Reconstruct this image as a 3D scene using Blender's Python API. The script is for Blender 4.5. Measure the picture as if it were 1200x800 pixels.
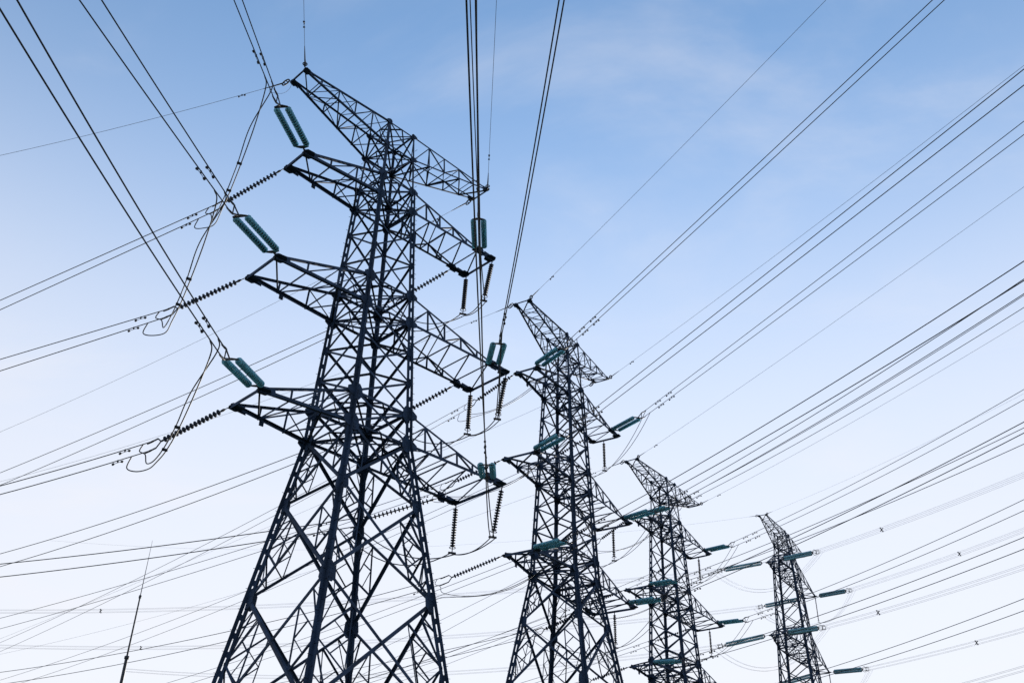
import bpy, bmesh, math, random
from mathutils import Vector, Matrix
random.seed(7)
C = bpy.context.scene.collection
sc = bpy.context.scene
for o in list(bpy.data.objects): bpy.data.objects.remove(o)
V = Vector
R = math.radians

# ------------------------------------------------------------------ camera
cam_d = bpy.data.cameras.new('camera'); cam = bpy.data.objects.new('camera', cam_d); C.objects.link(cam)
cam_d.sensor_fit = 'HORIZONTAL'; cam_d.sensor_width = 36.0; cam_d.lens = 1185.964/1200*36
cam_d.clip_start = .1; cam_d.clip_end = 6000
rt = V((0.99977159,-0.01148953,0.01802132)); up = V((-0.02137235,-0.53746577,0.84301469)); fw = V((0,0.84320729,0.53758857))
m = Matrix((rt, up, -fw)).transposed().to_4x4(); m.translation = (0,0,1.65)
cam.matrix_world = m
sc.camera = cam
sc.render.resolution_x = 1024; sc.render.resolution_y = 682

# ------------------------------------------------------------------ sky and sun
SUN_EL, SUN_AZ = R(9), R(8)
w = bpy.data.worlds.new('World'); sc.world = w; w.use_nodes = True
nt = w.node_tree; N = nt.nodes; Lk = nt.links; N.clear()
def nd(t, **k):
    n = N.new(t)
    for a, b in k.items(): setattr(n, a, b)
    return n
sky = nd('ShaderNodeTexSky', sky_type='NISHITA'); sky.sun_disc = False
sky.sun_elevation = SUN_EL; sky.sun_rotation = SUN_AZ
sky.air_density = 1.0; sky.dust_density = 0.0; sky.ozone_density = 2.6; sky.altitude = 50
tc = nd('ShaderNodeTexCoord')
sep = nd('ShaderNodeSeparateXYZ'); Lk.new(tc.outputs['Generated'], sep.inputs[0])
# thin high cloud lies in a layer: project the view direction on it, so it piles up towards the horizon
zc = nd('ShaderNodeMath', operation='MAXIMUM'); Lk.new(sep.outputs['Z'], zc.inputs[0]); zc.inputs[1].default_value = .05
dx = nd('ShaderNodeMath', operation='DIVIDE'); Lk.new(sep.outputs['X'], dx.inputs[0]); Lk.new(zc.outputs[0], dx.inputs[1])
dy = nd('ShaderNodeMath', operation='DIVIDE'); Lk.new(sep.outputs['Y'], dy.inputs[0]); Lk.new(zc.outputs[0], dy.inputs[1])
cmb = nd('ShaderNodeCombineXYZ'); Lk.new(dx.outputs[0], cmb.inputs[0]); Lk.new(dy.outputs[0], cmb.inputs[1])
mp = nd('ShaderNodeMapping'); Lk.new(cmb.outputs[0], mp.inputs[0])
mp.inputs['Rotation'].default_value = (0,0,R(35)); mp.inputs['Scale'].default_value = (1.4,2.1,1); mp.inputs['Location'].default_value = (28.46,28.69,7.14)
no = nd('ShaderNodeTexNoise'); Lk.new(mp.outputs[0], no.inputs['Vector']); no.inputs['Scale'].default_value = 1.15; no.inputs['Detail'].default_value = 7; no.inputs['Roughness'].default_value = .56; no.inputs['Distortion'].default_value = .35
cr = nd('ShaderNodeMapRange', interpolation_type='SMOOTHSTEP'); Lk.new(no.outputs['Fac'], cr.inputs['Value'])
cr.inputs['From Min'].default_value = .50; cr.inputs['From Max'].default_value = .80; cr.inputs['To Min'].default_value = 0; cr.inputs['To Max'].default_value = .32
# veil: the thin layer thickens towards the horizon
vr = nd('ShaderNodeValToRGB'); Lk.new(sep.outputs['Z'], vr.inputs[0]); vr.color_ramp.interpolation = 'B_SPLINE'
cs_ = [(0,.06),(.22,.09),(.40,.19),(.537,.48),(.66,.86),(.777,.985),(.95,.99)]      # clear fraction of the veil against sin(elevation)
el_ = vr.color_ramp.elements
while len(el_) < len(cs_): el_.new(.5)
for e_, (p_, v_) in zip(sorted(el_, key=lambda q: q.position), cs_): e_.position = p_; e_.color = (v_,v_,v_,1)
ex = vr
# combined cover = 1-(1-veil)(1-cloud)
i1 = nd('ShaderNodeMath', operation='SUBTRACT'); i1.inputs[0].default_value = 1; Lk.new(cr.outputs[0], i1.inputs[1])
mu = nd('ShaderNodeMath', operation='MULTIPLY'); Lk.new(ex.outputs[0], mu.inputs[0]); Lk.new(i1.outputs[0], mu.inputs[1])
cov = nd('ShaderNodeMath', operation='SUBTRACT'); cov.inputs[0].default_value = 1; Lk.new(mu.outputs[0], cov.inputs[1])
mix = nd('ShaderNodeMix', data_type='RGBA'); Lk.new(cov.outputs[0], mix.inputs['Factor']); Lk.new(sky.outputs[0], mix.inputs['A'])
mix.inputs['B'].default_value = (2.84,2.78,2.88,1)
bg = nd('ShaderNodeBackground'); bg.inputs['Strength'].default_value = .12; Lk.new(mix.outputs['Result'], bg.inputs['Color'])
wo = nd('ShaderNodeOutputWorld'); Lk.new(bg.outputs[0], wo.inputs[0])
sl = bpy.data.lights.new('sun', 'SUN'); sl.energy = 2.0; sl.angle = R(.6); sl.color = (1,.93,.84)
so = bpy.data.objects.new('sun', sl); C.objects.link(so)
sdir = V((math.sin(SUN_AZ)*math.cos(SUN_EL), math.cos(SUN_AZ)*math.cos(SUN_EL), math.sin(SUN_EL)))
so.rotation_euler = sdir.to_track_quat('Z','Y').to_euler(); so.location = (0,0,200)
sc.view_settings.view_transform = 'Standard'; sc.view_settings.look = 'None'
sc.view_settings.exposure = 1.45; sc.view_settings.gamma = 1; sc.view_settings.use_curve_mapping = False
sc.render.engine = 'CYCLES'

# ------------------------------------------------------------------ materials
def mat(name, col, rough=.6, metal=0., var=.25, scale=3., trans=0., ior=1.5, streak=1., spec=.25):
    m = bpy.data.materials.new(name); m.use_nodes = True; t = m.node_tree; b = t.nodes['Principled BSDF']
    b.inputs['Roughness'].default_value = rough; b.inputs['Metallic'].default_value = metal
    b.inputs['Specular IOR Level'].default_value = spec; b.inputs['Transmission Weight'].default_value = trans; b.inputs['IOR'].default_value = ior
    c = t.nodes.new('ShaderNodeTexCoord'); mp = t.nodes.new('ShaderNodeMapping'); mp.inputs['Scale'].default_value = (1,1,streak)
    n = t.nodes.new('ShaderNodeTexNoise'); n.inputs['Scale'].default_value = scale; n.inputs['Detail'].default_value = 6
    r = t.nodes.new('ShaderNodeValToRGB')
    r.color_ramp.elements[0].position = .3; r.color_ramp.elements[1].position = .72
    r.color_ramp.elements[0].color = tuple(x*(1-var) for x in col)+(1,); r.color_ramp.elements[1].color = tuple(min(1,x*(1+var)) for x in col)+(1,)
    t.links.new(c.outputs['Object'], mp.inputs[0]); t.links.new(mp.outputs[0], n.inputs['Vector'])
    t.links.new(n.outputs['Fac'], r.inputs[0]); t.links.new(r.outputs[0], b.inputs['Base Color'])
    return m
M = dict(
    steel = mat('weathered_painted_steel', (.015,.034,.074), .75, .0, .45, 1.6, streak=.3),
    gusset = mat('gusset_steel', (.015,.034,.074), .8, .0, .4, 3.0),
    wire = mat('stranded_cable', (.02,.024,.032), .6, .0, .2, 8),
    fitting = mat('forged_fitting', (.02,.025,.036), .55, .0, .3, 9),
    porcelain = mat('dark_porcelain', (.016,.022,.038), .65, 0, .2, 6),
    concrete = mat('concrete', (.33,.32,.30), .9, 0, .2, 2),
    mast = mat('galvanised_mast', (.03,.037,.05), .55, .0, .2, 2),
)
def glass_mat(name, col, mixf, rough=.2, spec=.5):
    m = mat(name, col, rough, 0, .2, 5, spec=spec); t = m.node_tree; b = t.nodes['Principled BSDF']; o = t.nodes['Material Output']
    tr = t.nodes.new('ShaderNodeBsdfTranslucent'); mx = t.nodes.new('ShaderNodeMixShader'); mx.inputs[0].default_value = mixf
    r = t.nodes['Color Ramp']; t.links.new(r.outputs[0], tr.inputs['Color'])
    t.links.new(b.outputs[0], mx.inputs[1]); t.links.new(tr.outputs[0], mx.inputs[2]); t.links.new(mx.outputs[0], o.inputs['Surface'])
    return m
M['glass'] = glass_mat('toughened_glass', (.24,.60,.72), .6); M['hazed_glass'] = glass_mat('haze_tinted_glass', (.16,.36,.46), .2, .6, .2)  # second glass, for the farthest pylon: distance haze is mixed into its colour
def ground_mat():
    m = bpy.data.materials.new('grassy_ground'); m.use_nodes = True; t = m.node_tree; b = t.nodes['Principled BSDF']; b.inputs['Roughness'].default_value = .95
    c = t.nodes.new('ShaderNodeTexCoord'); n1 = t.nodes.new('ShaderNodeTexNoise'); n1.inputs['Scale'].default_value = .06; n1.inputs['Detail'].default_value = 8
    n2 = t.nodes.new('ShaderNodeTexNoise'); n2.inputs['Scale'].default_value = 2.5; n2.inputs['Detail'].default_value = 8
    a = t.nodes.new('ShaderNodeMath'); a.operation = 'ADD'; h = t.nodes.new('ShaderNodeMath'); h.operation = 'MULTIPLY'; h.inputs[1].default_value = .5
    r = t.nodes.new('ShaderNodeValToRGB'); r.color_ramp.elements[0].position = .36; r.color_ramp.elements[1].position = .64
    r.color_ramp.elements[0].color = (.045,.065,.025,1); r.color_ramp.elements[1].color = (.13,.115,.06,1)
    for n in (n1,n2): t.links.new(c.outputs['Object'], n.inputs['Vector'])
    t.links.new(n1.outputs['Fac'], a.inputs[0]); t.links.new(n2.outputs['Fac'], a.inputs[1]); t.links.new(a.outputs[0], h.inputs[0])
    t.links.new(h.outputs[0], r.inputs[0]); t.links.new(r.outputs[0], b.inputs['Base Color'])
    return m
M['ground'] = ground_mat()

# ------------------------------------------------------------------ mesh helpers
class MB:
    def __init__(s): s.v = []; s.f = []; s.sm = []
    def _add(s, vs, fs, smooth=False):
        k = len(s.v); s.v += [tuple(x) for x in vs]; s.f += [tuple(i+k for i in f) for f in fs]; s.sm += [smooth]*len(fs)
    def frame(s, p0, p1, n):
        d = (p1-p0).normalized(); n = n - d*n.dot(d)
        if n.length < 1e-4: n = d.orthogonal()
        n.normalize(); return d, d.cross(n).normalized(), n
    def angle(s, p0, p1, w, n, t=None, flip=1, shift=True):
        """rolled steel angle from p0 to p1; one flange in the plane across n, the other pointing along -n"""
        p0 = V(p0); p1 = V(p1); t = t or max(.008, w*.09)
        d, e, n = s.frame(p0, p1, V(n)); e = e*flip
        o = -e*w*.5 if shift else V((0,0,0))
        pr = [(0,0),(w,0),(w,t),(t,t),(t,w),(0,w)]
        q = [o + e*a - n*b for a, b in pr]
        vs = [p0+x for x in q]+[p1+x for x in q]; k = 6
        fs = [(i,(i+1)%k,(i+1)%k+k,i+k) for i in range(k)]+[(0,3,2,1),(0,5,4,3),(6,7,8,9),(6,9,10,11)]
        s._add(vs, fs)
    def bar(s, p0, p1, a, b, n):
        p0 = V(p0); p1 = V(p1); d, e, n = s.frame(p0, p1, V(n))
        q = [e*a/2+n*b/2, -e*a/2+n*b/2, -e*a/2-n*b/2, e*a/2-n*b/2]
        s._add([p0+x for x in q]+[p1+x for x in q], [(0,1,5,4),(1,2,6,5),(2,3,7,6),(3,0,4,7),(3,2,1,0),(4,5,6,7)])
    def plate(s, c, e1, e2, pts, t):
        c = V(c); e1 = V(e1).normalized(); e2 = V(e2); e2 = (e2-e1*e2.dot(e1)).normalized(); n = e1.cross(e2); k = len(pts)
        vs = [c+e1*x+e2*y+n*t/2 for x, y in pts]+[c+e1*x+e2*y-n*t/2 for x, y in pts]
        s._add(vs, [tuple(range(k)), tuple(range(2*k-1,k-1,-1))]+[(i,i+k,(i+1)%k+k,(i+1)%k) for i in range(k)])
    def tube(s, pts, r, n=6, caps=True):
        pts = [V(p) for p in pts]; rr = r if isinstance(r, (list,tuple)) else [r]*len(pts); rings = []
        d0 = (pts[1]-pts[0]).normalized(); ref = d0.orthogonal().normalized()
        for i, p in enumerate(pts):
            d = (pts[min(i+1,len(pts)-1)]-pts[max(i-1,0)]).normalized()
            ref = (ref-d*ref.dot(d)).normalized(); b = d.cross(ref)
            rings.append([p+(ref*math.cos(2*math.pi*j/n)+b*math.sin(2*math.pi*j/n))*rr[i] for j in range(n)])
        vs = [x for g in rings for x in g]; fs = []
        for i in range(len(pts)-1):
            for j in range(n): fs.append((i*n+j, i*n+(j+1)%n, (i+1)*n+(j+1)%n, (i+1)*n+j))
        s._add(vs, fs, True)
        if caps: s._add(rings[0], [tuple(range(n-1,-1,-1))]); s._add(rings[-1], [tuple(range(n))])
    def lathe(s, p0, p1, prof, n=14):
        """prof: list of (distance along p0->p1, radius)"""
        p0 = V(p0); p1 = V(p1); d = (p1-p0).normalized(); e = d.orthogonal().normalized(); b = d.cross(e); vs = []
        for z, r in prof:
            for j in range(n): vs.append(p0+d*z+(e*math.cos(2*math.pi*j/n)+b*math.sin(2*math.pi*j/n))*max(r,1e-3))
        k = len(prof); fs = [(i*n+j, i*n+(j+1)%n, (i+1)*n+(j+1)%n, (i+1)*n+j) for i in range(k-1) for j in range(n)]
        fs += [tuple(range(n-1,-1,-1)), tuple((k-1)*n+j for j in range(n))]
        s._add(vs, fs, True)
    def ring(s, c, ax, R_, r, n=16, sx=1.):
        c = V(c); ax = V(ax).normalized(); e = ax.orthogonal().normalized(); b = ax.cross(e)
        pts = [c+e*math.cos(2*math.pi*i/n)*R_*sx+b*math.sin(2*math.pi*i/n)*R_ for i in range(n+1)]
        s.tube(pts, r, 6, False)
    def build(s, name, m, parent=None, loc=None):
        me = bpy.data.meshes.new(name); me.from_pydata(s.v, [], s.f); me.polygons.foreach_set('use_smooth', s.sm)
        me.materials.append(M[m]); me.update()
        o = bpy.data.objects.new(name, me); C.objects.link(o)
        if parent: o.parent = parent
        if loc is not None: o.location = loc
        return o
def tag(o, label=None, cat=None, group=None, kind=None):
    if label: o['label'] = label
    if cat: o['category'] = cat
    if group: o['group'] = group
    if kind: o['kind'] = kind
    return o
def empty(name, loc, rz=0):
    o = bpy.data.objects.new(name, None); C.objects.link(o); o.location = loc; o.rotation_euler = (0,0,rz); o.empty_display_size = .5
    return o
def copy_tree(o, parent=None):
    c = o.copy(); C.objects.link(c)
    if parent: c.parent = parent
    for ch in list(o.children): copy_tree(ch, c)
    return c
def octo(r, k=.62): return [(r,r*k-r*.25),(r*k,r),(-r*k,r),(-r,r*k-r*.25),(-r,-r*k+r*.25),(-r*k,-r),(r*k,-r),(r,-r*k+r*.25)]

# ------------------------------------------------------------------ ground
g = MB(); S_ = 3000; n_ = 24
for i in range(n_):
    for j in range(n_):
        x0 = -S_+2*S_*i/n_; y0 = -S_+2*S_*j/n_; d_ = 2*S_/n_
        g._add([(x0,y0,0),(x0+d_,y0,0),(x0+d_,y0+d_,0),(x0,y0+d_,0)], [(0,1,2,3)])
tag(g.build('ground','ground'), kind='structure')

# ------------------------------------------------------------------ lattice pylons
lerp = lambda a, b, t: a+(b-a)*t
class Pylon:
    """local frame: x along the cross-arms, -y the side the incoming spans pull on, z up from the ground"""
    def __init__(s, spec): s.__dict__.update(spec)
    def corner(s, sx, sy, z): w_ = s.w(z); return V((sx*w_, sy*w_, z))
    def make(s, loc, rz, label):
        root = empty('lattice_pylon', loc, rz); tag(root, label, 'pylon', 'lattice pylons in a receding row')
        k = s.k; up_ = V((0,0,1))
        faces = [((-1,-1),(1,-1),V((0,-1,0))), ((1,-1),(1,1),V((1,0,0))), ((1,1),(-1,1),V((0,1,0))), ((-1,1),(-1,-1),V((-1,0,0)))]
        zs = s.nodes                                  # from the top down to the ground
        # legs: starred pairs of angles with batten plates, a single angle near the top
        for sx, sy in ((-1,-1),(1,-1),(-1,1),(1,1)):
            mb = MB(); out = V((sx,sy,0)).normalized(); tan = V((-sy,sx,0)).normalized()
            for z0, z1 in zip(zs[:-1], zs[1:]):
                p0 = s.corner(sx,sy,z0); p1 = s.corner(sx,sy,z1); d = (p1-p0).normalized()
                wl = s.legw(z0)*k; u = (out-d*out.dot(d)).normalized(); v = d.cross(u).normalized()
                if z0 > s.star_top:
                    mb_n = (u+v).normalized(); e_ = (u-v).normalized(); t = .014*k
                    for q in (u+v, u-v):
                        q = q.normalized(); mb.bar(p0-q*wl*.5+u*.02, p1-q*wl*.5+u*.02, t, wl, q)
                else:
                    gp = .03*k; t = .016*k
                    for sg in (1,-1):
                        for q in ((u*sg+v).normalized(), (u*sg-v).normalized()):
                            mb.bar(p0+u*sg*gp+q*wl*.5, p1+u*sg*gp+q*wl*.5, t, wl, q)
                    L_ = (p1-p0).length; nb = max(2, round(L_/(.72*k)))
                    for i in range(nb+1):
                        c = p0.lerp(p1, i/nb); h = .15*k
                        if i == 0: a, b = c, c+d*h
                        elif i == nb: a, b = c-d*h, c
                        else: a, b = c-d*h*.8, c+d*h*.8
                        mb.bar(a, b, .12*k, .012*k, v)
            if s.bolts:                               # climbing bolts
                z = zs[-1]+2.5; i = 0
                while z < zs[0]-1:
                    p = s.corner(sx,sy,z); q = (out+tan*(1 if i%2 else -1)*.9).normalized(); wl = s.legw(z)*k
                    mb.tube([p+out*wl*.4+q*.02, p+out*wl*.4+q*.2], .011, 5); z += .42; i += 1
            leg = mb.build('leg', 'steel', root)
            # gusset plates where the braces meet the leg
            for z in zs[:-1]:
                gr = s.gus(z)*k
                if gr <= 0: continue
                gm = MB(); p = s.corner(sx,sy,z)+out*.015*k; p2 = s.corner(sx,sy,z-1); dd = (p-p2).normalized(); arm_ = z in s.armz
                for e in (V((-sx,0,0)), V((0,-sy,0))):
                    q_ = [(-.35,1.15),(.5,1.15),(1.05,.55),(1.05,-.55),(.5,-1.15),(-.35,-1.15)]
                    gm.plate(p+e*gr*.3+V((sx,sy,0))*.004, e, dd, [(x_*gr*.8,y_*gr) for x_, y_ in q_], .02*k)
                if arm_:                              # plate turned out along the cross-arm
                    gm.plate(p+V((0,sy,0))*.03, V((sx,0,0)), dd, [(-.2*gr,.8*gr),(.35*gr,.8*gr),(1.15*gr,.25*gr),(1.15*gr,-.35*gr),(.3*gr,-.9*gr),(-.2*gr,-.9*gr)], .022*k)
                for e in (V((-sx,0,0)), V((0,-sy,0))):          # bolt heads
                    nb_ = e.cross(dd).normalized()
                    for bx in (.15,.55):
                        for by in (-.75,-.25,.25,.75):
                            c_ = p+e*gr*(.3+bx*.8)+dd*by*gr; gm.bar(c_-nb_*.03*k, c_+nb_*.03*k, .035*k, .035*k, dd)
                gm.build('gusset_plate', 'gusset', leg)
            fm = MB(); b0 = s.corner(sx,sy,zs[-1])
            for hw, za, zb in ((.75*k,-.3,.18),(.45*k,.18,.42)):
                fm.bar(b0+V((0,0,za)), b0+V((0,0,zb)), hw*2, hw*2, V((1,0,0)))
            fm.build('footing', 'concrete', root)
        # braces on the four faces
        for a, b, n in faces:
            ub = MB(); lb = MB(); rbl = []
            for z0, z1 in zip(zs[:-1], zs[1:]):
                A1 = s.corner(*a,z0); B1 = s.corner(*b,z0); A0 = s.corner(*a,z1); B0 = s.corner(*b,z1); i_ = -n
                if z1 >= s.z_waist-.01:
                    wb_ = s.bracew(z0)*k
                    ub.angle(A1+n*.012, B0+n*.012, wb_, n); ub.angle(B1+i_*.012, A0+i_*.012, wb_, n, flip=-1)
                    if z0 in s.levels.values(): ub.angle(A1+i_*.03, B1+i_*.03, wb_*1.05, n)
                else:
                    wb_ = s.lowbrace*k; last = z1 == zs[-1]
                    Cx = None
                    # crossing point
                    wa = (A1-B1).length; w0_ = (A0-B0).length; t_ = wa/(wa+w0_); Cx = A1.lerp(B0, t_)
                    lb.angle(A1+n*.02, B0+n*.02, wb_, n, t=.02); lb.angle(B1+i_*.02, A0+i_*.02, wb_, n, t=.02, flip=-1)
                    if z0 > s.z_waist-.01: lb.angle(A1+i_*.05, B1+i_*.05, wb_*.85, n)
                    r_ = .07*k; r2 = .052*k; rbs = (MB(), MB()); rbl += rbs
                    for rb, P0, P1, Q0 in ((rbs[0],A0,A1,B0),(rbs[1],B0,B1,A0)):
                        Mm = (P0+P1)/2; D0 = (P0+Cx)/2; D1 = (P1+Cx)/2; off = i_*.03
                        rb.angle(Mm+off, D1+off, r_, n); rb.angle(Mm+off, D0+off, r_, n)
                        rb.angle(D1+off*1.5, D0+off*1.5, r2, n)
                        for aa, bb in ((Mm,D1),(Mm,D0)):
                            h_ = (aa+bb)/2; rb.angle(h_+off*2, D1.lerp(D0,.5)+off*2, r2*.9, n)
                        q1 = P1.lerp(P0,.25); rb.angle(q1+off*1.2, P1.lerp(Cx,.25)+off*1.2, r2, n); rb.angle(P1.lerp(Cx,.25)+off*1.4, Mm+off*1.4, r2, n)
                        q0 = P0.lerp(P1,.25); rb.angle(q0+off*1.2, P0.lerp(Cx,.25)+off*1.2, r2, n); rb.angle(P0.lerp(Cx,.25)+off*1.4, Mm+off*1.4, r2, n)
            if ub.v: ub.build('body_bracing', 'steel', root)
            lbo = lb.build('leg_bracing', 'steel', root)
            for rb in rbl: rb.build('redundant_bracing', 'steel', lbo)
        # plan bracing at each arm level
        for nm, z in s.levels.items():
            pb = MB(); q = [s.corner(*c,z) for c in ((-1,-1),(1,-1),(1,1),(-1,1))]; wp = .075*k
            pb.angle(q[0]-V((0,0,.04)), q[2]-V((0,0,.04)), wp, up_); pb.angle(q[1]+V((0,0,.04)), q[3]+V((0,0,.04)), wp, up_)
            mids = [(q[i]+q[(i+1)%4])/2 for i in range(4)]
            for i in range(4): pb.angle(mids[i], mids[(i+1)%4], wp*.8, up_)
            pb.build('plan_bracing', 'steel', root)
        for A in s.arms: s.arm(root, **A)
        return root
    def arm(s, root, kind, sx, zu, zl, zt, x, yf, yb, inset=0., bays=4):
        k = s.k; up_ = V((0,0,1)); fu = s.corner(sx,-1,zu); fl = s.corner(sx,-1,zl); bu = s.corner(sx,1,zu); bl = s.corner(sx,1,zl)
        T = {'f':V((sx*x,yf,zt)), 'b':V((sx*x,yb,zt))}
        earth = kind == 'earth_wire_arm'; wc = (.09 if earth else .14)*k; wu = (.08 if earth else .105)*k; wl = (.055 if earth else .068)*k
        mb = MB(); lac = MB(); top = {}; bot = {}
        for key, lo, hi, n in (('f',fl,fu,V((0,-1,0))),('b',bl,bu,V((0,1,0)))):
            t = T[key]; tu = t
            if inset: tu = lo.lerp(t, 1-inset/(t-lo).length)+V((0,0,.06*k))
            mb.angle(lo, t, wc, n); mb.angle(hi, tu+V((0,0,.03*k)), wu, n)
            top[key] = (hi,tu); bot[key] = (lo,t)
            for i in range(1, bays):
                f = i/bays; g_ = (i-1)/bays; h_ = (i+.0)/bays
                a = lo.lerp(t if not inset else tu, f); c = hi.lerp(tu, f)
                lac.angle(a, c, wl, n)
                if i % 2: lac.angle(lo.lerp(tu,g_), c, wl, n, flip=-1)
                else: lac.angle(hi.lerp(tu,g_), a, wl, n, flip=-1)
            if sx < 0 and not earth and key == 'b':
                q_ = lo.lerp(t,.62); lac.bar(q_-V((0,0,.02)), q_-V((0,0,.26)), .2, .05, n)
        # bottom and top planes
        for i in range(0, bays+1):
            f = i/bays
            a = bot['f'][0].lerp(bot['f'][1], f); b = bot['b'][0].lerp(bot['b'][1], f)
            if 0 < i < bays or (inset and i < bays): lac.angle(a-V((0,0,.02)), b-V((0,0,.02)), wl*1.25, up_)
            if i < bays:
                g_ = (i+1)/bays; a1 = bot['f'][0].lerp(bot['f'][1], g_); b1 = bot['b'][0].lerp(bot['b'][1], g_)
                if inset or i % 2: lac.angle(a+V((0,0,.01)), b1+V((0,0,.01)), wl*1.15, up_)
                if not inset and i % 2 == 0: lac.angle(b+V((0,0,.01)), a1+V((0,0,.01)), wl*1.15, up_)
                if not inset and i == 0: lac.angle(a-V((0,0,.05)), b1-V((0,0,.05)), wl*1.15, up_)
                c = top['f'][0].lerp(top['f'][1], f); d = top['b'][0].lerp(top['b'][1], g_)
                if i < bays-1 and (earth or i % 2 == 0):
                    lac.angle(c, d, wl*.85, up_)
                    c2 = top['f'][0].lerp(top['f'][1], g_); d2 = top['b'][0].lerp(top['b'][1], g_); lac.angle(c2, d2, wl*.85, up_)
        o = mb.build(kind, 'steel', root); lac.build('lacing', 'steel', o)
        eb = MB(); eb.angle(T['f']-V((0,0,.02)), T['b']-V((0,0,.02)), wc*1.1, up_); eb.build('end_beam', 'steel', o)
        # plates at the arm ends
        for key, sy in (('f',-1),('b',1)):
            t = T[key]; lo = bot[key][0]; d = (t-lo).normalized(); pm = MB(); r_ = (.23 if earth else .36)*k
            pm.plate(t-d*r_*.5+V((0,sy*.03,0)), d, up_, [(-r_*1.5,-r_*.35),(r_*.5,-r_*.42),(r_*.72,-r_*.1),(r_*.72,r_*.2),(r_*.4,r_*.45),(-r_*1.2,r_*.6)], .03*k)
            pm.plate(t-d*r_*.5-V((0,0,.03)), d, V((0,1,0)), octo(r_*.8), .03*k)
            pm.build('end_plate', 'gusset', o)
            if inset:
                tu = top[key][1]; pm = MB(); r_ = .25*k
                pm.plate(tu+V((0,sy*.05,-.03)), d, up_, octo(r_,.7), .03*k); pm.plate(tu-V((0,0,.08)), d, V((0,1,0)), [(-r_*1.7,-r_*.6),(r_*1.3,-r_*.6),(r_*1.3,r_*.6),(-r_*1.7,r_*.6)], .03*k)
                pm.build('strain_plate', 'gusset', o)

def ramp(pts):
    def f(z):
        if z >= pts[0][0]: return pts[0][1]
        for (za,a),(zb,b) in zip(pts[:-1],pts[1:]):
            if z >= zb: return a+(b-a)*(za-z)/(za-zb)
        (za,a),(zb,b) = pts[-2:]; return b+(b-a)*(zb-z)/(za-zb)
    return f
def double_circuit(dz):
    h = 1.65+dz
    L = dict(Eu=38.334,El=36.708,u1=34.501,l1=33.185,u2=27.917,l2=26.379,u3=21.483,l3=19.978); L = {a:b+h for a,b in L.items()}
    mid = [31.56,29.75]; mid2 = [24.75,23.10]
    nodes = [L['Eu'],L['El'],L['u1'],L['l1']]+[z+h for z in mid]+[L['u2'],L['l2']]+[z+h for z in mid2]+[L['u3'],L['l3'],17.0+h,12.95+h]
    z = nodes[-1]; step = [.33,.36,.31]; rem = z-.35; acc = z
    for f in (.36,.33): acc -= rem*f; nodes.append(acc)
    nodes.append(.35)
    w_ = ramp([(L['Eu'],.8408),(L['l3'],1.5867),(L['l3']-10,1.5867+1.489)])
    armz = {L['u1'],L['l1'],L['u2'],L['l2'],L['u3'],L['l3'],L['Eu'],L['El']}
    T = [('E',6.028,.517,-.583,6.563,.591,-.545,38.408),('1',5.367,.728,-.744,6.592,1.178,-.885,33.152),('2',6.053,1.045,-1.125,7.677,1.349,-1.279,26.429),('3',5.638,.848,-1.155,7.391,1.563,-1.659,20.07)]
    arms = []
    for l, xl, fl, bl, xr, fr, br, zt in T:
        zu, zl = (L['Eu'],L['El']) if l == 'E' else (L['u'+l],L['l'+l]); kd = 'earth_wire_arm' if l == 'E' else 'cross_arm'
        arms.append(dict(kind=kd,sx=-1,zu=zu,zl=zl,zt=zt+h,x=xl,yf=-fl,yb=-bl,bays=5 if l=='E' else 3))
        arms.append(dict(kind=kd,sx=1,zu=zu,zl=zl,zt=zt+h,x=xr,yf=-fr,yb=-br,inset=0 if l=='E' else .95,bays=5))
    gus = ramp([(L['Eu'],.20),(L['u1'],.235),(L['l2'],.29),(L['l3'],.36),(L['l3']-3,.31),(L['l3']-7,.37),(0,.42)])
    mids = {round(x+h,3) for x in mid+mid2}
    def gg(z): return gus(z)*(.62 if round(z,3) in mids else (.8 if z >= L['El']-.01 else 1.))
    return Pylon(dict(k=1.,nodes=nodes,levels=L,w=w_,legw=ramp([(L['Eu'],.10),(L['u1'],.115),(L['l2'],.138),(L['l3'],.163),(0,.18)]),star_top=L['u1']+.01,
        armz=armz,gus=gg,z_waist=L['l3'],bracew=ramp([(L['Eu'],.075),(L['l2'],.095),(L['l3'],.115)]),lowbrace=.125,arms=arms,bolts=True))
T1 = (-6.6773,40.0,.7787); T2 = (3.7976,63.9537,1.0267); T3 = (14.6827,88.5714,.9444)
PYL = {1:'nearest', 2:'second', 3:'third', 4:'farthest'}
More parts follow.
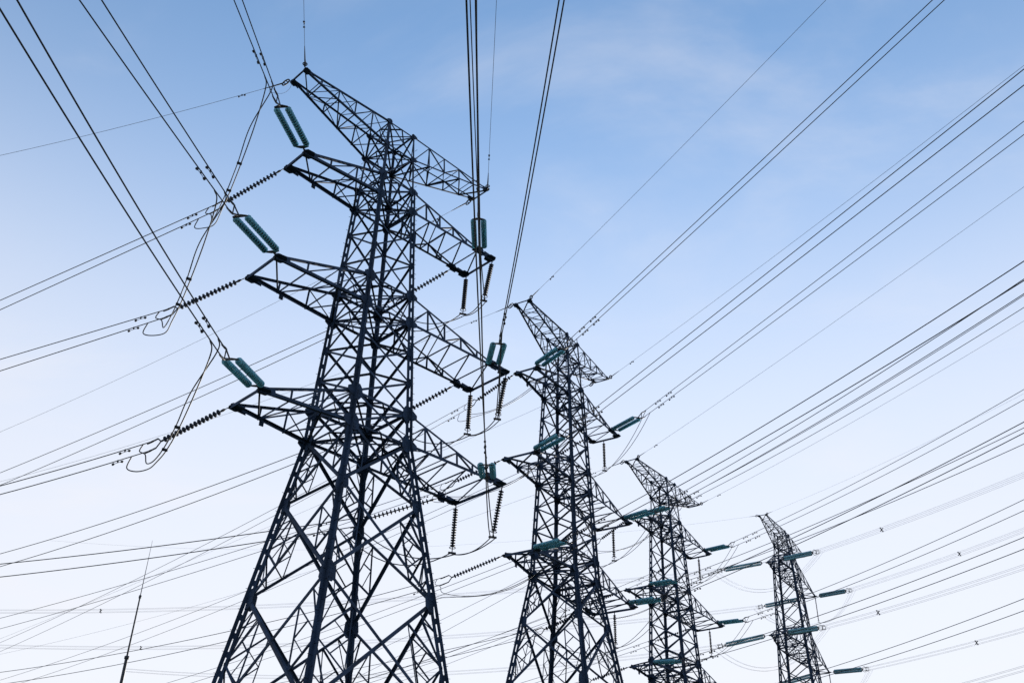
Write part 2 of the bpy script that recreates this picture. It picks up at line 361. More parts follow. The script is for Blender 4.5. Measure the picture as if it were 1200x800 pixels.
# spans: pylon, arm level, arm side, face, arm point, string end, cables (start, far point), curvature
SPANS = [
 (1,'E','L','F',(-10.61,35.40,40.06),(-10.47,34.51,39.98),[((-10.47,34.51,39.98),(-9.90,30.89,39.69))],0.00140),
 (1,'E','R','F',(-1.59,44.19,40.06),(-1.55,43.29,39.97),[((-1.55,43.29,39.97),(-1.02,30.03,38.92))],0.00140),
 (1,'1','L','F',(-9.99,35.71,34.80),(-10.47,31.32,33.95),[((-10.47,31.32,34.17),(-10.85,26.36,34.04)),((-10.47,31.32,33.73),(-11.18,26.37,34.04))],0.00140),
 (1,'2','L','F',(-10.25,35.01,28.08),(-11.12,30.68,27.19),[((-11.12,30.68,27.41),(-12.80,20.67,26.91)),((-11.12,30.68,26.97),(-13.48,20.68,26.90))],0.00140),
 (1,'3','L','F',(-10.10,35.44,21.72),(-10.40,31.06,20.74),[((-10.40,31.06,20.96),(-11.31,15.21,20.18)),((-10.40,31.06,20.52),(-11.69,15.33,20.00))],0.00210),
 (1,'1','R','F',(-1.83,43.12,34.80),(-1.81,38.72,33.90),[((-1.81,38.72,34.12),(-1.88,25.60,33.39)),((-1.81,38.72,33.68),(-1.63,25.60,33.39))],0.00140),
 (1,'2','R','F',(-0.94,43.76,28.08),(-0.55,39.43,26.93),[((-0.55,39.43,27.15),(1.17,19.68,26.13)),((-0.55,39.43,26.71),(1.32,19.68,26.14))],0.00350),
 (1,'3','R','F',(-0.99,43.41,21.72),(-1.00,39.09,20.48),[((-1.00,39.09,20.70),(-1.13,14.31,19.39)),((-1.00,39.09,20.26),(-0.93,14.31,19.39))],0.00370),
 (2,'E','L','F',(1.12,58.53,42.49),(1.51,57.72,42.43),[((1.51,57.72,42.43),(14.40,31.28,40.96))],0.00050),
 (2,'E','R','F',(7.70,69.26,42.49),(8.10,68.46,42.43),[((8.10,68.46,42.43),(25.05,34.62,40.55))],0.00050),
 (2,'1','L','F',(1.64,58.98,37.23),(3.54,54.97,36.53),[((3.54,54.97,36.75),(16.64,26.77,35.44)),((3.54,54.97,36.31),(17.12,26.76,35.45))],0.00020),
 (2,'2','L','F',(1.56,58.23,30.51),(3.47,54.22,29.81),[((3.47,54.22,30.03),(17.60,24.39,28.87)),((3.47,54.22,29.59),(17.61,24.69,28.40))],0.00020),
 (2,'3','L','F',(1.60,58.69,24.15),(3.58,54.75,23.27),[((3.58,54.75,23.49),(17.27,27.23,22.67)),((3.58,54.75,23.05),(17.29,27.58,22.12))],0.00140),
 (2,'1','R','F',(7.73,68.17,37.23),(9.56,64.12,36.53),[((9.56,64.12,36.75),(23.30,33.50,35.59)),((9.56,64.12,36.31),(23.31,33.83,35.07))],0.00020),
 (2,'2','R','F',(8.43,69.01,30.51),(10.27,65.00,29.63),[((10.27,65.00,29.85),(23.06,36.77,29.02)),((10.27,65.00,29.41),(23.08,37.12,28.46))],0.00140),
 (2,'3','R','F',(8.47,68.66,24.15),(10.32,64.65,23.28),[((10.32,64.65,23.50),(22.27,38.61,22.70)),((10.32,64.65,23.06),(22.28,38.87,22.30))],0.00140),
 (3,'E','L','F',(11.57,83.38,42.52),(11.92,82.56,42.45),[((11.92,82.56,42.45),(28.78,43.26,40.33))],0.00040),
 (3,'E','R','F',(19.01,93.54,42.52),(19.37,92.72,42.44),[((19.37,92.72,42.44),(34.84,56.98,40.52))],0.00090),
 (3,'1','L','F',(12.13,83.80,37.26),(13.99,79.80,36.35),[((13.99,79.80,36.57),(29.22,47.06,35.52)),((13.99,79.80,36.13),(29.24,47.43,34.94))],0.00140),
 (3,'2','L','F',(11.98,83.06,30.54),(14.10,79.19,29.65),[((14.10,79.19,29.87),(29.35,51.07,29.11)),((14.10,79.19,29.43),(29.37,51.57,28.33))],0.00140),
 (3,'3','L','F',(12.06,83.51,24.18),(14.03,79.56,23.30),[((14.03,79.56,23.52),(27.92,51.53,22.67)),((14.03,79.56,23.08),(27.93,51.88,22.13))],0.00140),
 (3,'1','R','F',(18.94,92.45,37.26),(20.72,88.41,36.37),[((20.72,88.41,36.59),(34.01,57.89,35.66)),((20.72,88.41,36.15),(34.02,58.26,35.09))],0.00140),
 (3,'2','R','F',(19.72,93.23,30.54),(21.47,89.18,29.66),[((21.47,89.18,29.88),(33.65,60.88,29.09)),((21.47,89.18,29.44),(33.66,61.27,28.48))],0.00140),
 (3,'3','R','F',(19.72,92.87,24.18),(21.43,88.80,23.31),[((21.43,88.80,23.53),(32.54,61.98,22.83)),((21.43,88.80,23.09),(32.55,62.38,22.19))],0.00140),
 (1,'E','L','B',(-11.38,36.18,40.06),(-12.24,36.44,39.97),[((-12.24,36.44,39.97),(-28.00,41.22,39.18))],0.00258),
 (1,'E','R','B',(-2.39,45.00,40.06),(-3.12,45.51,39.97),[((-3.12,45.51,39.97),(-40.14,71.46,37.75))],0.00112),
 (1,'1','L','B',(-11.02,36.76,34.80),(-14.83,39.06,34.11),[((-14.83,39.06,34.33),(-29.10,47.51,33.96)),((-14.83,39.06,33.89),(-29.09,47.80,33.51))],0.00020),
 (1,'2','L','B',(-11.78,36.55,28.08),(-15.75,38.55,27.40),[((-15.75,38.55,27.62),(-25.49,43.29,27.54)),((-15.75,38.55,27.18),(-25.47,43.60,27.06))],0.00020),
 (1,'3','L','B',(-11.50,36.86,21.72),(-15.31,39.13,20.92),[((-15.31,39.13,21.14),(-24.01,44.21,21.15)),((-15.31,39.13,20.70),(-24.01,44.43,20.81))],0.00204),
 (1,'1','R','B',(-3.28,44.59,34.80),(-6.89,47.16,34.02),[((-6.89,47.16,34.24),(-37.72,68.89,33.08)),((-6.89,47.16,33.80),(-37.70,69.38,32.30))],0.00065),
 (1,'2','R','B',(-2.79,45.63,28.08),(-6.41,48.13,27.16),[((-6.41,48.13,27.38),(-35.37,67.85,26.47)),((-6.41,48.13,26.94),(-35.35,68.33,25.72))],0.00150),
 (1,'3','R','B',(-3.26,45.70,21.72),(-7.46,47.11,20.91),[((-7.46,47.11,21.13),(-27.83,53.72,20.72)),((-7.46,47.11,20.69),(-27.82,54.10,20.12))],0.00127),
 (2,'E','L','B',(0.18,59.10,42.49),(-0.60,59.54,42.37),[((-0.60,59.54,42.37),(-46.57,85.51,39.79))],0.00142),
 (2,'E','R','B',(6.73,69.85,42.49),(6.04,70.43,42.43),[((6.04,70.43,42.43),(-64.32,129.62,37.84))],0.00020),
 (2,'1','L','B',(0.38,59.75,37.23),(-2.78,62.84,36.39),[((-2.78,62.84,36.61),(-57.45,116.03,33.61)),((-2.78,62.84,36.17),(-57.42,116.58,32.76))],0.00050),
 (2,'2','L','B',(-0.30,59.36,30.51),(-3.97,61.82,29.69),[((-3.97,61.82,29.91),(-44.56,88.76,28.23)),((-3.97,61.82,29.47),(-44.54,89.26,27.45))],0.00065),
 (2,'3','L','B',(-0.11,59.73,24.15),(-3.90,61.96,23.21),[((-3.90,61.96,23.43),(-40.46,83.10,22.19)),((-3.90,61.96,22.99),(-39.83,83.56,21.46))],0.00135),
 (2,'1','R','B',(5.96,69.24,37.23),(2.68,72.19,36.34),[((2.68,72.19,36.56),(-63.00,129.96,32.82)),((2.68,72.19,36.12),(-60.43,130.13,32.54))],0.00058),
 (2,'2','R','B',(6.19,70.37,30.51),(2.97,73.41,29.69),[((2.97,73.41,29.91),(-35.26,108.49,27.72)),((2.97,73.41,29.47),(-32.77,108.46,27.76))],0.00065),
 (2,'3','R','B',(5.71,70.32,24.15),(2.40,73.28,23.44),[((2.40,73.28,23.66),(-4.77,79.49,23.69)),((2.40,73.28,23.22),(-4.66,79.79,23.21))],0.00070),
 (3,'E','L','B',(10.68,84.03,42.52),(9.94,84.53,42.41),[((9.94,84.53,42.41),(-67.27,136.76,37.80))],0.00070),
 (3,'1','L','B',(10.93,84.66,37.26),(8.21,88.08,36.21),[((8.21,88.08,36.43),(-7.08,106.78,34.35)),((8.21,88.08,35.99),(-6.78,107.46,33.28))],0.00070),
 (3,'1','R','B',(17.27,93.66,37.26),(14.55,97.15,36.47),[((14.55,97.15,36.69),(-7.31,124.73,35.81)),((14.55,97.15,36.25),(-7.18,125.42,34.72))],0.00070),
 (3,'2','L','B',(10.22,84.33,30.54),(6.68,87.10,29.86),[((6.68,87.10,30.08),(-56.36,136.35,25.08)),((6.68,87.10,29.64),(-56.36,136.35,24.64))],0.00090),
 (3,'3','L','B',(10.44,84.68,24.18),(6.90,87.45,23.50),[((6.90,87.45,23.72),(-56.15,136.70,18.72)),((6.90,87.45,23.28),(-56.15,136.70,18.28))],0.00090),
 (3,'2','R','B',(17.59,94.77,30.54),(14.04,97.54,29.86),[((14.04,97.54,30.08),(-49.00,146.79,25.08)),((14.04,97.54,29.64),(-49.00,146.79,24.64))],0.00090),
 (3,'3','R','B',(17.11,94.76,24.18),(13.57,97.53,23.50),[((13.57,97.53,23.72),(-49.47,146.79,18.72)),((13.57,97.53,23.28),(-49.47,146.79,18.28))],0.00090),
 (4,'1','L','F',(43.26,153.89,59.70),(47.26,147.06,58.52),[((47.46,147.18,58.75),(65.40,116.53,57.75)),((47.06,146.95,58.75),(65.01,116.30,57.75)),((47.46,147.18,58.29),(65.40,116.53,57.29)),((47.06,146.95,58.29),(65.01,116.30,57.29))],0.00090),
 (4,'1','R','F',(53.53,171.11,59.70),(57.28,164.14,58.53),[((57.48,164.25,58.76),(73.39,134.69,57.85)),((57.08,164.03,58.76),(72.98,134.47,57.85)),((57.48,164.25,58.30),(73.39,134.69,57.39)),((57.08,164.03,58.30),(72.98,134.47,57.39))],0.00090),
 (4,'2','L','F',(41.72,151.31,47.27),(45.68,144.45,46.11),[((45.88,144.57,46.34),(62.19,116.31,45.47)),((45.48,144.34,46.34),(61.79,116.08,45.47)),((45.88,144.57,45.88),(62.19,116.31,45.01)),((45.48,144.34,45.88),(61.79,116.08,45.01))],0.00090),
 (4,'2','R','F',(54.58,172.87,47.27),(58.59,166.04,46.14),[((58.79,166.16,46.37),(73.27,141.49,45.68)),((58.39,165.93,46.37),(72.87,141.26,45.68)),((58.79,166.16,45.91),(73.27,141.49,45.22)),((58.39,165.93,45.91),(72.87,141.26,45.22))],0.00090),
 (4,'3','L','F',(41.72,151.31,34.85),(44.97,144.09,33.70),[((45.18,144.19,33.93),(58.41,114.82,33.07)),((44.76,144.00,33.93),(57.99,114.64,33.07)),((45.18,144.19,33.47),(58.41,114.82,32.61)),((44.76,144.00,33.47),(57.99,114.64,32.61))],0.00090),
 (4,'1','L','B',(41.60,154.88,59.70),(33.76,155.74,58.33),[((33.74,155.51,58.56),(-85.08,168.52,53.55)),((33.79,155.97,58.56),(-85.03,168.97,53.55)),((33.74,155.51,58.10),(-85.08,168.52,53.09)),((33.79,155.97,58.10),(-85.03,168.97,53.09))],0.00049),
 (4,'1','R','B',(51.87,172.10,59.70),(44.05,172.91,58.21),[((44.02,172.68,58.44),(-92.36,186.68,52.68)),((44.07,173.13,58.44),(-92.32,187.14,52.68)),((44.02,172.68,57.98),(-92.36,186.68,52.22)),((44.07,173.13,57.98),(-92.32,187.14,52.22))],0.00054),
 (4,'2','L','B',(40.06,152.30,47.27),(32.59,154.91,46.07),[((32.51,154.69,46.30),(-4.49,167.60,45.15)),((32.67,155.12,46.30),(-4.33,168.04,45.15)),((32.51,154.69,45.84),(-4.49,167.60,44.69)),((32.67,155.12,45.84),(-4.33,168.04,44.69))],0.00090),
 (4,'2','R','B',(52.92,173.87,47.27),(46.21,178.06,46.11),[((46.09,177.87,46.34),(17.27,195.90,45.41)),((46.33,178.26,46.34),(17.51,196.29,45.41)),((46.09,177.87,45.88),(17.27,195.90,44.95)),((46.33,178.26,45.88),(17.51,196.29,44.95))],0.00090),
 (4,'E','L','F',(41.34,151.43,66.40),(41.73,150.62,66.32),[((41.73,150.62,66.32),(62.72,107.03,63.93))],0.00090),
 (4,'E','L','B',(40.34,152.02,66.40),(39.46,152.18,66.31),[((39.46,152.18,66.31),(-13.57,161.68,63.66))],0.00090),
]
SPACERS = [('1', 'L', 'F', 12.5, 'uppermost dark x-shaped spacer on the faint bundles at right'), ('1', 'R', 'F', 22.3, 'right-hand upper x-shaped spacer, on the second bundle of the farthest pylon'), ('2', 'L', 'F', 10.1, 'small x-shaped spacer right of the farthest pylon, on its third bundle'), ('2', 'R', 'F', 20.75, 'lowest x-shaped spacer near the right edge of the photo'), ('1', 'L', 'B', 101.83, 'tiny dark spacer on the faint upper bundle behind the lightning mast'), ('1', 'R', 'B', 110.31, 'tiny dark spacer on the faint lower bundle just right of the mast')]

py1 = double_circuit(0.0).make((T1[0],T1[1],0), T1[2], 'nearest and largest dark steel lattice pylon, left of the row')
py2 = double_circuit(2.44).make((T2[0],T2[1],0), T2[2], 'second nearest dark lattice pylon, just right of the largest one')
py3 = copy_tree(py2); py3.location = (T3[0],T3[1],0); py3.rotation_euler = (0,0,T3[2])
tag(py3, 'third dark lattice pylon, between the second one and the small farthest one')
def quad_pylon():
    L = dict(Eu=66.58,El=64.3,u1=62.6,l1=59.70,u2=50.3,l2=47.27,u3=37.9,l3=34.85)
    nodes = [L['Eu'],L['El'],L['u1'],L['l1'],56.6,53.5,L['u2'],L['l2'],44.2,41.1,L['u3'],L['l3'],30.0,24.0,16.5,8.5,.35]
    w_ = ramp([(L['Eu'],.986),(L['l1'],1.583),(L['l3'],2.78),(0.,6.9)]); armz = set(L.values())
    T = [('E',9.87,11.5,66.4,.58),('1',6.77,13.28,59.70,.968),('2',9.77,15.34,47.27,.968),('3',9.77,15.34,34.85,.968)]; arms = []
    for l, xl, xr, zt, d in T:
        zu, zl = (L['Eu'],L['El']) if l == 'E' else (L['u'+l],L['l'+l]); kd = 'earth_wire_arm' if l == 'E' else 'cross_arm'
        for sx, x in ((-1,xl),(1,xr)): arms.append(dict(kind=kd,sx=sx,zu=zu,zl=zl,zt=zt,x=x,yf=-d,yb=d,bays=5))
    gus = ramp([(L['Eu'],.14),(L['l3'],.22),(0,.3)])
    return Pylon(dict(k=1.25,nodes=nodes,levels=L,w=w_,legw=ramp([(L['Eu'],.13),(L['l3'],.19),(0,.24)]),star_top=L['u1']+.01,armz=armz,
        gus=lambda z:gus(z)*(.7 if z not in armz else 1),z_waist=L['l3'],bracew=ramp([(L['Eu'],.09),(L['l3'],.13)]),lowbrace=.17,arms=arms,bolts=False))
PX4 = (36.716*1.25,128.159*1.25,1.03301)
py4 = quad_pylon().make((PX4[0],PX4[1],0), PX4[2], 'farthest and smallest lattice pylon with haze-tinted blue insulators, right end of the row')

# ------------------------------------------------------------------ insulators, cables
UPV = V((0,0,1))
NAME = {1:'nearest pylon', 2:'second pylon', 3:'third pylon', 4:'farthest pylon'}
ARM = {('1','L'):'top left arm', ('2','L'):'middle left arm', ('3','L'):'lowest left arm', ('1','R'):'top right arm', ('2','R'):'middle right arm', ('3','R'):'lowest right arm',
       ('E','L'):'left peak', ('E','R'):'right peak'}
def disc_profile(L_, n, r, core):
    """n cap-and-pin discs: a bell shed with a short pin between"""
    pr = [(0,core)]
    for i in range(n):
        z = L_*(i+.15)/n; s_ = L_/n
        pr += [(z,core),(z+s_*.10,core*1.4),(z+s_*.20,r*.82),(z+s_*.30,r),(z+s_*.38,r*.97),(z+s_*.34,r*.6),(z+s_*.38,core)]
    pr += [(L_,core)]
    return pr
def cap_profile(L_, n, core):
    pr = [(0,core*.7)]
    for i in range(n-1):
        z = L_*(i+.0)/n; s_ = L_/n
        pr += [(z+s_*.48,core*.6),(z+s_*.52,core*1.25),(z+s_*.95,core*1.6),(z+s_*1.12,core*1.25),(z+s_*1.14,core*.6)]
    return pr
def glass_string(A, E, S, label, n=16, r=.15, sep=.255, group='glass insulator strings pulling on the pylon arms', seg=14, f0=.13, f1=.79, glass='glass', stacked=False):
    A = V(A); E = V(E); d = (E-A); L_ = d.length; d.normalize(); side = d.cross(UPV).normalized(); nrm = side.cross(d)
    if stacked: side = (nrm+side*(.25 if side.y < 0 else -.25)).normalized()
    root = empty('insulator_string', A); tag(root, label, 'insulator', group); T_ = lambda p: V(p)-A
    a0 = A+d*L_*f0; a1 = A+d*L_*f1
    for sg in (1,-1):
        p0 = a0+side*sep*sg; p1 = a1+side*sep*sg; Ls = (p1-p0).length
        mb = MB(); mb.lathe(T_(p0), T_(p1), disc_profile(Ls, n, r, r*.38) if not stacked else [(0,r*.4)]+[q for i in range(n) for q in ((Ls*(i+.1)/n,r*.72),(Ls*(i+.35)/n,r),(Ls*(i+.7)/n,r*.97),(Ls*(i+.95)/n,r*.72))]+[(Ls,r*.4)], seg); o = mb.build('disc_string', glass, root)
        cm = MB(); cm.lathe(T_(p0-d*.06), T_(p1+d*.06), cap_profile(Ls+.12, n, r*.44), 8); cm.build('metal_caps', 'fitting', o)
    hw = MB(); hw.tube([T_(A), T_(a0-d*.22)], .03, 6); hw.ring(T_(A+d*.1), side, .09, .022)
    hw.build('shackle', 'fitting', root)
    for c, q in ((a0-d*.13, -1), (a1+d*.13, 1)):
        pl = MB(); pl.plate(T_(c), side, d*q, [(-sep-.07,-.08),(sep+.07,-.08),(sep+.05,.02),(.09,.13),(-.09,.13),(-sep-.05,.02)], .03); pl.build('yoke_plate', 'fitting', root)
    pl = MB(); base = a1+d*.2; k = len(S)
    if k == 2:
        for s_ in S:
            s_ = V(s_); pl.bar(T_(base), T_(s_-d*.22), .07, .03, side)
        mid = (V(S[0])+V(S[1]))/2; pl.bar(T_(V(S[0])-d*.25), T_(V(S[1])-d*.25), .05, .03, side)
    else:
        for s_ in S: pl.bar(T_(base), T_(V(s_)-d*.3), .06, .03, side)
        pl.ring(T_(E-d*.5), d, .42, .035); pl.ring(T_(E+d*.1), d, .34, .03)
    pl.build('bundle_yoke', 'fitting', root)
    for s_ in S:
        cl = MB(); s_ = V(s_); cl.tube([T_(s_-d*.3), T_(s_-d*.12), T_(s_+d*.25)], [.03,.045,.03], 8); cl.build('tension_clamp', 'fitting', root)
    return root
def rod_string(A, E, S, label, n=15, r=.135, group='dark ribbed insulator strings pulling away from the pylon arms'):
    A = V(A); E = V(E); d = (E-A); L_ = d.length; d.normalize(); side = d.cross(UPV).normalized()
    root = empty('insulator_string', A); tag(root, label, 'insulator', group); T_ = lambda p: V(p)-A
    p0 = A+d*L_*.15; p1 = A+d*L_*.86; Ls = (p1-p0).length; mb = MB(); pr = [(0,.035)]
    for i in range(n):
        z = Ls*(i+.3)/n; s_ = Ls/n; pr += [(z,.03),(z+s_*.05,r*.55),(z+s_*.12,r),(z+s_*.17,r*.95),(z+s_*.19,.03)]
    pr += [(Ls,.035)]; mb.lathe(T_(p0), T_(p1), pr, 12); mb.build('ribbed_rod', 'porcelain', root)
    hw = MB(); hw.tube([T_(A), T_(p0)], .022, 6); hw.lathe(T_(A+d*L_*.09), T_(p0), [(0,.03),(.08,.06),(.2,.05),(L_*.06,.03)], 8); hw.build('shackle', 'fitting', root)
    pl = MB()
    if len(S) == 2:
        u_, l_ = V(S[0]), V(S[1]); b_ = p1+d*.12
        pl.bar(T_(p1), T_(b_), .06, .06, side); pl.bar(T_(b_), T_(u_-d*.28), .055, .03, side); pl.bar(T_(b_), T_(l_-d*.28), .055, .03, side)
        pl.bar(T_(u_-d*.28), T_(u_), .05, .05, side); pl.bar(T_(l_-d*.28), T_(l_), .05, .05, side)
    pl.build('bundle_yoke', 'fitting', root)
    for s_ in S:
        cl = MB(); s_ = V(s_); cl.tube([T_(s_-d*.1), T_(s_+d*.05), T_(s_+d*.35)], [.03,.045,.03], 8); cl.build('tension_clamp', 'fitting', root)
    return root
def hang_string(A, B, label, n=15, r=.13, group='dark insulators hanging from the right-hand arm ends'):
    A = V(A); B = V(B); d = (B-A); L_ = d.length; d.normalize()
    root = empty('hanging_insulator', A); tag(root, label, 'insulator', group); T_ = lambda p: V(p)-A
    p0 = A+d*.2; p1 = B-d*.3; Ls = (p1-p0).length; mb = MB(); pr = [(0,.05)]
    for i in range(n):
        z = Ls*(i+.2)/n; s_ = Ls/n; pr += [(z,.05),(z+s_*.2,r),(z+s_*.42,r*.95),(z+s_*.6,.05)]
    pr += [(Ls,.05)]; mb.lathe(T_(p0), T_(p1), pr, 12); mb.build('ribbed_rod', 'porcelain', root)
    hw = MB(); hw.tube([T_(A), T_(p0)], .03, 6); hw.tube([T_(p1), T_(B)], .025, 6); hw.build('shackle', 'fitting', root)
    rg = MB(); rg.ring(T_(p1+d*.04), d, .15, .018); rg.build('grading_ring', 'fitting', root)
    cl = MB(); cl.bar(T_(B-V((.18,.05,0))), T_(B+V((.18,.05,0))), .09, .08, UPV); cl.build('suspension_clamp', 'fitting', root)
    return root
def span_curve(S, P, c, ext, n=46):
    S = V(S); P = V(P); h = V((P.x-S.x, P.y-S.y)); u1 = h.length; h.normalize(); m_ = (P.z-S.z)/u1; U = u1+ext
    us = [U*(i/n)**1.25 for i in range(n+1)]
    f = lambda u: V((S.x+h.x*u, S.y+h.y*u, S.z+m_*u+c*u*(u-u1)))
    return [f(u) for u in us], f
def damper(f, u, parent, S, sc_=1.):
    p = f(u)-V(S); d = (f(u+.2)-f(u)).normalized(); mb = MB(); dn = V((0,0,-1))
    mb.bar(p+V((0,0,.03)), p+dn*.10*sc_, .05, .04, d)
    pts = [p+dn*.10*sc_+d*t*sc_+dn*(.25*t*t)*sc_ for t in (-.26,-.13,0,.13,.26)]; mb.tube(pts, .012, 5)
    for t in (-1,1):
        q = p+dn*.10*sc_+d*.22*t*sc_; mb.lathe(q, q+d*.13*t*sc_+dn*.03, [(0,.02),(.02,.05),(.10*sc_,.055),(.13*sc_,.02)], 8)
    mb.build('vibration_damper', 'fitting', parent)
def cable(name, pts, r, label, cat, group, n=6):
    S = V(pts[0]); mb = MB(); mb.tube([V(p)-S for p in pts], r, n); o = mb.build(name, 'wire', None, S); tag(o, label, cat, group); return o
def hang(P, Q, sag, n=22, skew=0.):
    P = V(P); Q = V(Q); r_ = []
    for i in range(n+1):
        t = i/n; p = P.lerp(Q, t); p.z -= 4*sag*t*(1-t)*(1+skew*(t-.5)); r_.append(p)
    return r_
def smooth(pts, n=10):
    pts = [V(p) for p in pts]; q = [pts[0]*2-pts[1]]+pts+[pts[-1]*2-pts[-2]]; r_ = []
    for i in range(1, len(q)-2):
        for j in range(n):
            t = j/n; a, b, c, d = q[i-1:i+3]
            r_.append(.5*((2*b)+(c-a)*t+(2*a-5*b+4*c-d)*t*t+(3*b-a-3*c+d)*t**3))
    return r_+[pts[-1]]

FNS = {}
for (t, l, sd, face, A, E, cabs, c) in SPANS:
    far = t == 4; towards = face == 'F'; arm = ARM[(l,sd)]; who = NAME[t]; where = 'running overhead right' if t > 1 else 'running overhead'
    if not towards: where = 'running off left'
    short = where.replace('running ','')
    fs = []
    for i, (S, P) in enumerate(cabs):
        ext = ((14 if t == 1 else 40) if towards else 70)
        pts, f = span_curve(S, P, c, ext); fs.append((f, S))
        if l == 'E':
            o = cable('earth_wire', pts, .0105 if t < 4 else .009, 'thin earth wire from %s of %s %s' % (arm, who, where), 'earth wire', 'thin earth wires along the pylon tops')
            A_ = V(A)-V(S); d = -A_.normalized(); lk = MB(); lk.tube([A_, A_+d*.18], .025, 6); lk.ring(A_+d*.36, d.cross(UPV), .13, .036, sx=1.7); lk.ring(A_+d*.36, UPV, .10, .03, sx=1.0); lk.tube([A_+d*.56, V((0,0,0)), (f(.7)-V(S))], [.04,.035,.018], 6); lk.build('tension_clamp', 'fitting', o)
            if t == 1 and not towards and sd == 'L':
                bl = MB(); bl.tube(smooth([f(.25)-V(S), f(.3)-V(S)+V((0,0,-.35)), A_*.5+V((0,0,-.75)), A_*.92+V((0,0,-.55)), A_+V((0,0,-.03))], 6), .008, 5); bl.build('bonding_lead', 'wire', o)
            if t == 1: damper(f, 1.9 if not towards else 2.2, o, S, .6)
            elif t < 4: damper(f, 2.5, o, S, .7)
        else:
            if far:
                pos = ('upper','upper','lower','lower')[i]+(' near',' far')[i % 2]
                o = cable('power_cable', pts, .013, '%s cable of faint bundle, %s of %s, %s' % (pos, arm, who, short), 'cable', 'four-cable bundles of the farthest pylon', 5)
            else:
                o = cable('power_cable', pts, .024 if t == 1 else .021, '%s cable of pair, %s of %s, %s' % (('upper','lower')[i], arm, who, where), 'cable', 'paired power cables strung from the pylons')
                damper(f, (2.0 if towards else 1.7)+.35*i, o, S, 1.0)
                if t > 1 and towards: damper(f, 3.4+.3*i, o, S, 1.0)
    FNS[(t,l,sd,face)] = (fs, V(A), V(E))
    if l == 'E': continue
    Ss = [S for S, P in cabs]
    if far: glass_string(A, E, Ss, 'long haze-tinted blue twin insulator on %s of %s, %s' % (arm, who, 'pointing right' if towards else 'pointing left'), n=30, r=.20, sep=.19, stacked=True, glass='hazed_glass', group='long twin insulators of the farthest pylon', seg=10, f0=.14, f1=.86)
    elif towards: glass_string(A, E, Ss, 'twin teal glass insulator on the front of %s of %s' % (arm, who), seg=16 if t == 1 else 10)
    else: rod_string(A, E, Ss, 'dark ribbed insulator stretching left from %s of %s' % (arm, who))

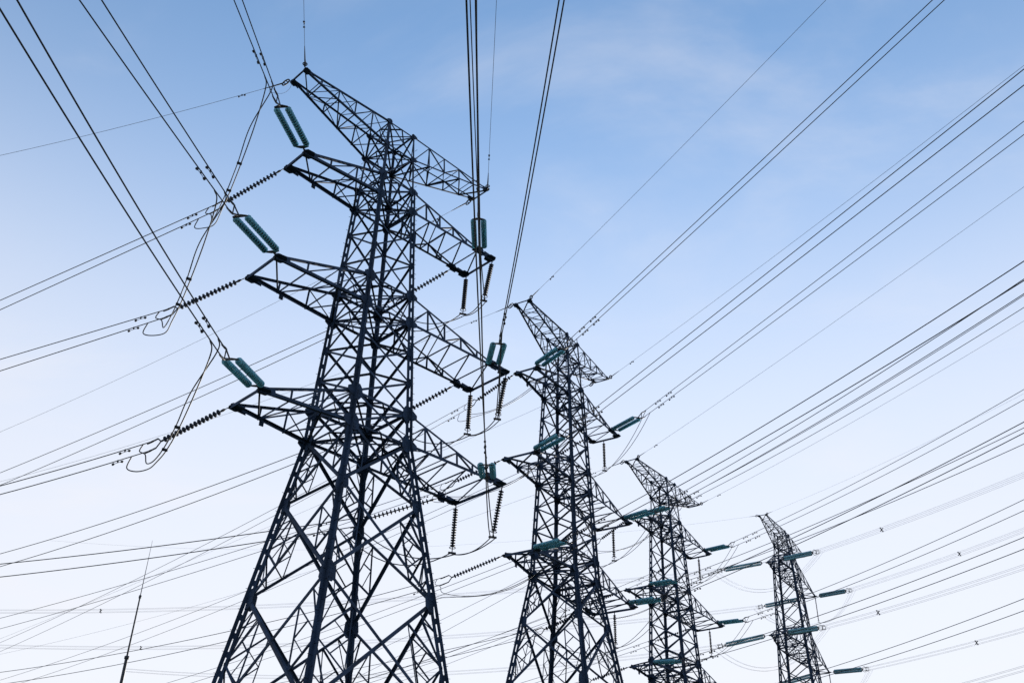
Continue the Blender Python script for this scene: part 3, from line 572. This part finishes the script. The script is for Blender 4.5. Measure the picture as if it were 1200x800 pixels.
# arm-end points in world space, for the hanging insulators
def world(T, x, y, z): 
    r_ = T[2]; return V((T[0]+x*math.cos(r_)-y*math.sin(r_), T[1]+x*math.sin(r_)+y*math.cos(r_), z))
RT = {'1':(6.592,1.178,-.885,33.152), '2':(7.677,1.349,-1.279,26.429), '3':(7.391,1.563,-1.659,20.07)}
JG = 'slack jumper cables looping past the pylon arms'
for t, T, dz in ((1,T1,0.),(2,T2,2.44),(3,T3,2.44)):
    for l in '123':
        who = NAME[t]
        # left arms: jumper from the front clamps round the arm end to the rear clamps
        F_, B_ = FNS.get((t,l,'L','F')), FNS.get((t,l,'L','B'))
        for i in (0,1):
            dn = V((0,0,-1)); P = F_[0][i][0](.7+.6*i); Q = B_[0][i][0](.6+.6*i); d1 = (F_[0][i][0](2)-P).normalized(); d2 = (B_[0][i][0](4)-Q).normalized()
            Pm = F_[0][0][0](.7).lerp(F_[0][1][0](1.3),.5); Qm = B_[0][0][0](.0).lerp(B_[0][1][0](.0),.5); sd_ = (Qm-Pm).cross(dn).normalized()*(.07-.14*i)
            pts = [P, P.lerp(Pm,.2)+dn*.42-d1*.25, Pm.lerp(Qm,.20)+dn*(1.25-.2*i)+sd_*1.3, Pm.lerp(Qm,.40)+dn*1.75+sd_, Pm.lerp(Qm,.60)+dn*1.85+sd_, Pm.lerp(Qm,.80)+dn*1.55+sd_,
                   Qm+dn*(.85+.22*i)+sd_, Qm.lerp(Q,.55)+dn*(.46+.48*i), Q+dn*(.30+.22*i)+d2*.14, Q]
            jc = cable('jumper_cable', smooth(pts, 10), .026 if t == 1 else .02, '%s slack jumper cable looping round the end of %s of %s' % (('upper','lower')[i], ARM[(l,'L')], who), 'cable', JG)
            if t == 1 and i == 0:
                for f_ in (.40,.60):
                    c_ = Pm.lerp(Qm,f_)+dn*(1.75 if f_ < .5 else 1.85)-pts[0]; e_ = (Qm-Pm).cross(dn).normalized(); b_ = MB(); b_.bar(c_-e_*.11, c_+e_*.11, .07, .1, dn); b_.build('spacer_clamp', 'fitting', jc)
        # right arms: hanging insulators hold the jumper out
        x, yf, yb, z = RT[l]; z += 1.65+dz; back = V((-math.sin(T[2]), math.cos(T[2]), 0)); inn = V((-math.cos(T[2]), -math.sin(T[2]), 0))
        if t == 1:
            a = world(T, x, -yf, z-.1); b = world(T, x, -yb, z-.1); a1 = a+V((0,0,-2.45))+back*.45+inn*.1; b1 = b+V((0,0,-2.45))+back*.12
            hang_string(a, a1, 'dark insulator hanging from front corner of %s of %s' % (ARM[(l,'R')], who))
            hang_string(b, b1, 'dark insulator hanging from rear corner of %s of %s' % (ARM[(l,'R')], who))
            holds = [a1, b1]
        else:
            a = world(T, x, 0.0, z-.1); a1 = a+V((0,0,-2.5)); hang_string(a, a1, 'straight dark insulator hanging below %s of %s' % (ARM[(l,'R')], who), r=.115); holds = [a1]
        F_, B_ = FNS[(t,l,'R','F')], FNS[(t,l,'R','B')]
        for i in (0,1):
            P = F_[0][i][0](.4+.5*i); Q = B_[0][i][0](.4+.5*i); off = V((0,0,-.05-.0*i))+inn*(.12*(1 if i else -1))
            seg = []; ks = [P]+[h+off for h in holds]+[Q]
            for j, (p, q) in enumerate(zip(ks[:-1], ks[1:])):
                n_ = 14; sg = (.55, .42)[0 if j == 0 else 1]*(1.3 if i else 1.)
                if j == 1 and len(holds) == 2: sg = .22*(1+.6*i)
                if j == len(ks)-2: sg = .9+.25*i
                h_ = hang(p, q, sg, n_); seg += h_ if j == 0 else h_[1:]
            cable('jumper_cable', seg, .026 if t == 1 else .02, '%s slack jumper cable hanging under %s of %s' % (('upper','lower')[i], ARM[(l,'R')], who), 'cable', JG)
# farthest pylon: posts under the right arms and thin jumpers
for l, z in (('1',59.70),('2',47.27)):
    T = PX4; holds = []
    for y, nm in ((-.968,'outer'),(.968,'inner')):
        a = world(T, (13.28 if l == '1' else 15.34)-.2, y, z-.1); b = a+V((0,0,-4.4)); holds.append(b)
        hang_string(a, b, 'thin post insulator below %s corner of %s of farthest pylon' % ({'outer':'front','inner':'rear'}[nm], ARM[(l,'R')]), n=22, r=.10, group='thin post insulators of the farthest pylon')
    for sd in 'LR':
        F_, B_ = FNS[(4,l,sd,'F')], FNS[(4,l,sd,'B')]
        for i in (0,1,2,3):
            P = F_[0][i][0](.6+.4*(i//2)); Q = B_[0][i][0](.6+.4*(i//2))
            if sd == 'L': pts = hang(P, Q, 4.6, 30)
            else:
                o_ = V((0,0,-.1)); pts = hang(P, holds[0]+o_, 1.6, 14)+hang(holds[0]+o_, holds[1]+o_, .1, 4)[1:]+hang(holds[1]+o_, Q, 1.6, 14)[1:]
            cable('jumper_cable', pts, .011, '%s faint jumper cable hanging by %s of farthest pylon' % (('first','second','third','fourth')[i], ARM[(l,sd)]), 'cable', 'faint jumper cables of the farthest pylon', 5)
# spacers clipped on the four-cable bundles and the looping jumpers
def spacer(fs, u, label):
    ps = [f(u) for f, S in fs]; c = sum(ps, V())/len(ps); mb = MB(); d = (fs[0][0](u+.5)-ps[0]).normalized()
    o = empty('line_spacer', c); tag(o, label, 'spacer', 'x-shaped spacers on the four-cable bundles')
    fr = MB(); q = [p-c for p in ps]; fr.bar(q[0]*.5, q[3]*.5, .09, .09, d); fr.bar(q[1]*.5, q[2]*.5, .09, .09, d); fr.build('frame', 'fitting', o)
    for p in q:
        a = MB(); a.bar(p*.45, p*1.02, .09, .08, d); a.lathe(p-d*.1, p+d*.1, [(0,.03),(.03,.075),(.17,.075),(.2,.03)], 8); a.build('clamp_arm', 'fitting', o)
for (l, sd, fc, u, lb) in SPACERS: spacer(FNS[(4,l,sd,fc)][0], u, lb)

# ------------------------------------------------------------------ lightning mast, far left
az = R(-20.22); mx, my = 60*math.sin(az), 60*math.cos(az)
mr = empty('lightning_mast', (mx,my,0)); tag(mr, 'slim tapering lightning mast standing alone left of the nearest pylon', 'mast')
b = MB(); b.tube([(0,0,.3),(0,0,8),(0,0,16.5)], [.125,.11,.085], 12); b.build('lower_section', 'mast', mr)
b = MB(); b.tube([(0,0,16.5),(0,0,19.9)], [.052,.042], 10); b.build('middle_section', 'mast', mr)
b = MB(); b.tube([(0,0,19.9),(0,0,21.4),(0,0,23.25)], [.026,.019,.008], 8); b.build('tip_rod', 'mast', mr)
for z, r_ in ((16.5,.13),(19.9,.075)):
    b = MB(); b.lathe((0,0,z-.09), (0,0,z+.09), [(0,r_*.8),(.02,r_),(.16,r_),(.18,r_*.7)], 12); b.build('flange', 'mast', mr)
b = MB(); b.bar((0,0,-.3), (0,0,.3), 1.1, 1.1, V((1,0,0))); b.build('footing', 'concrete', mr)
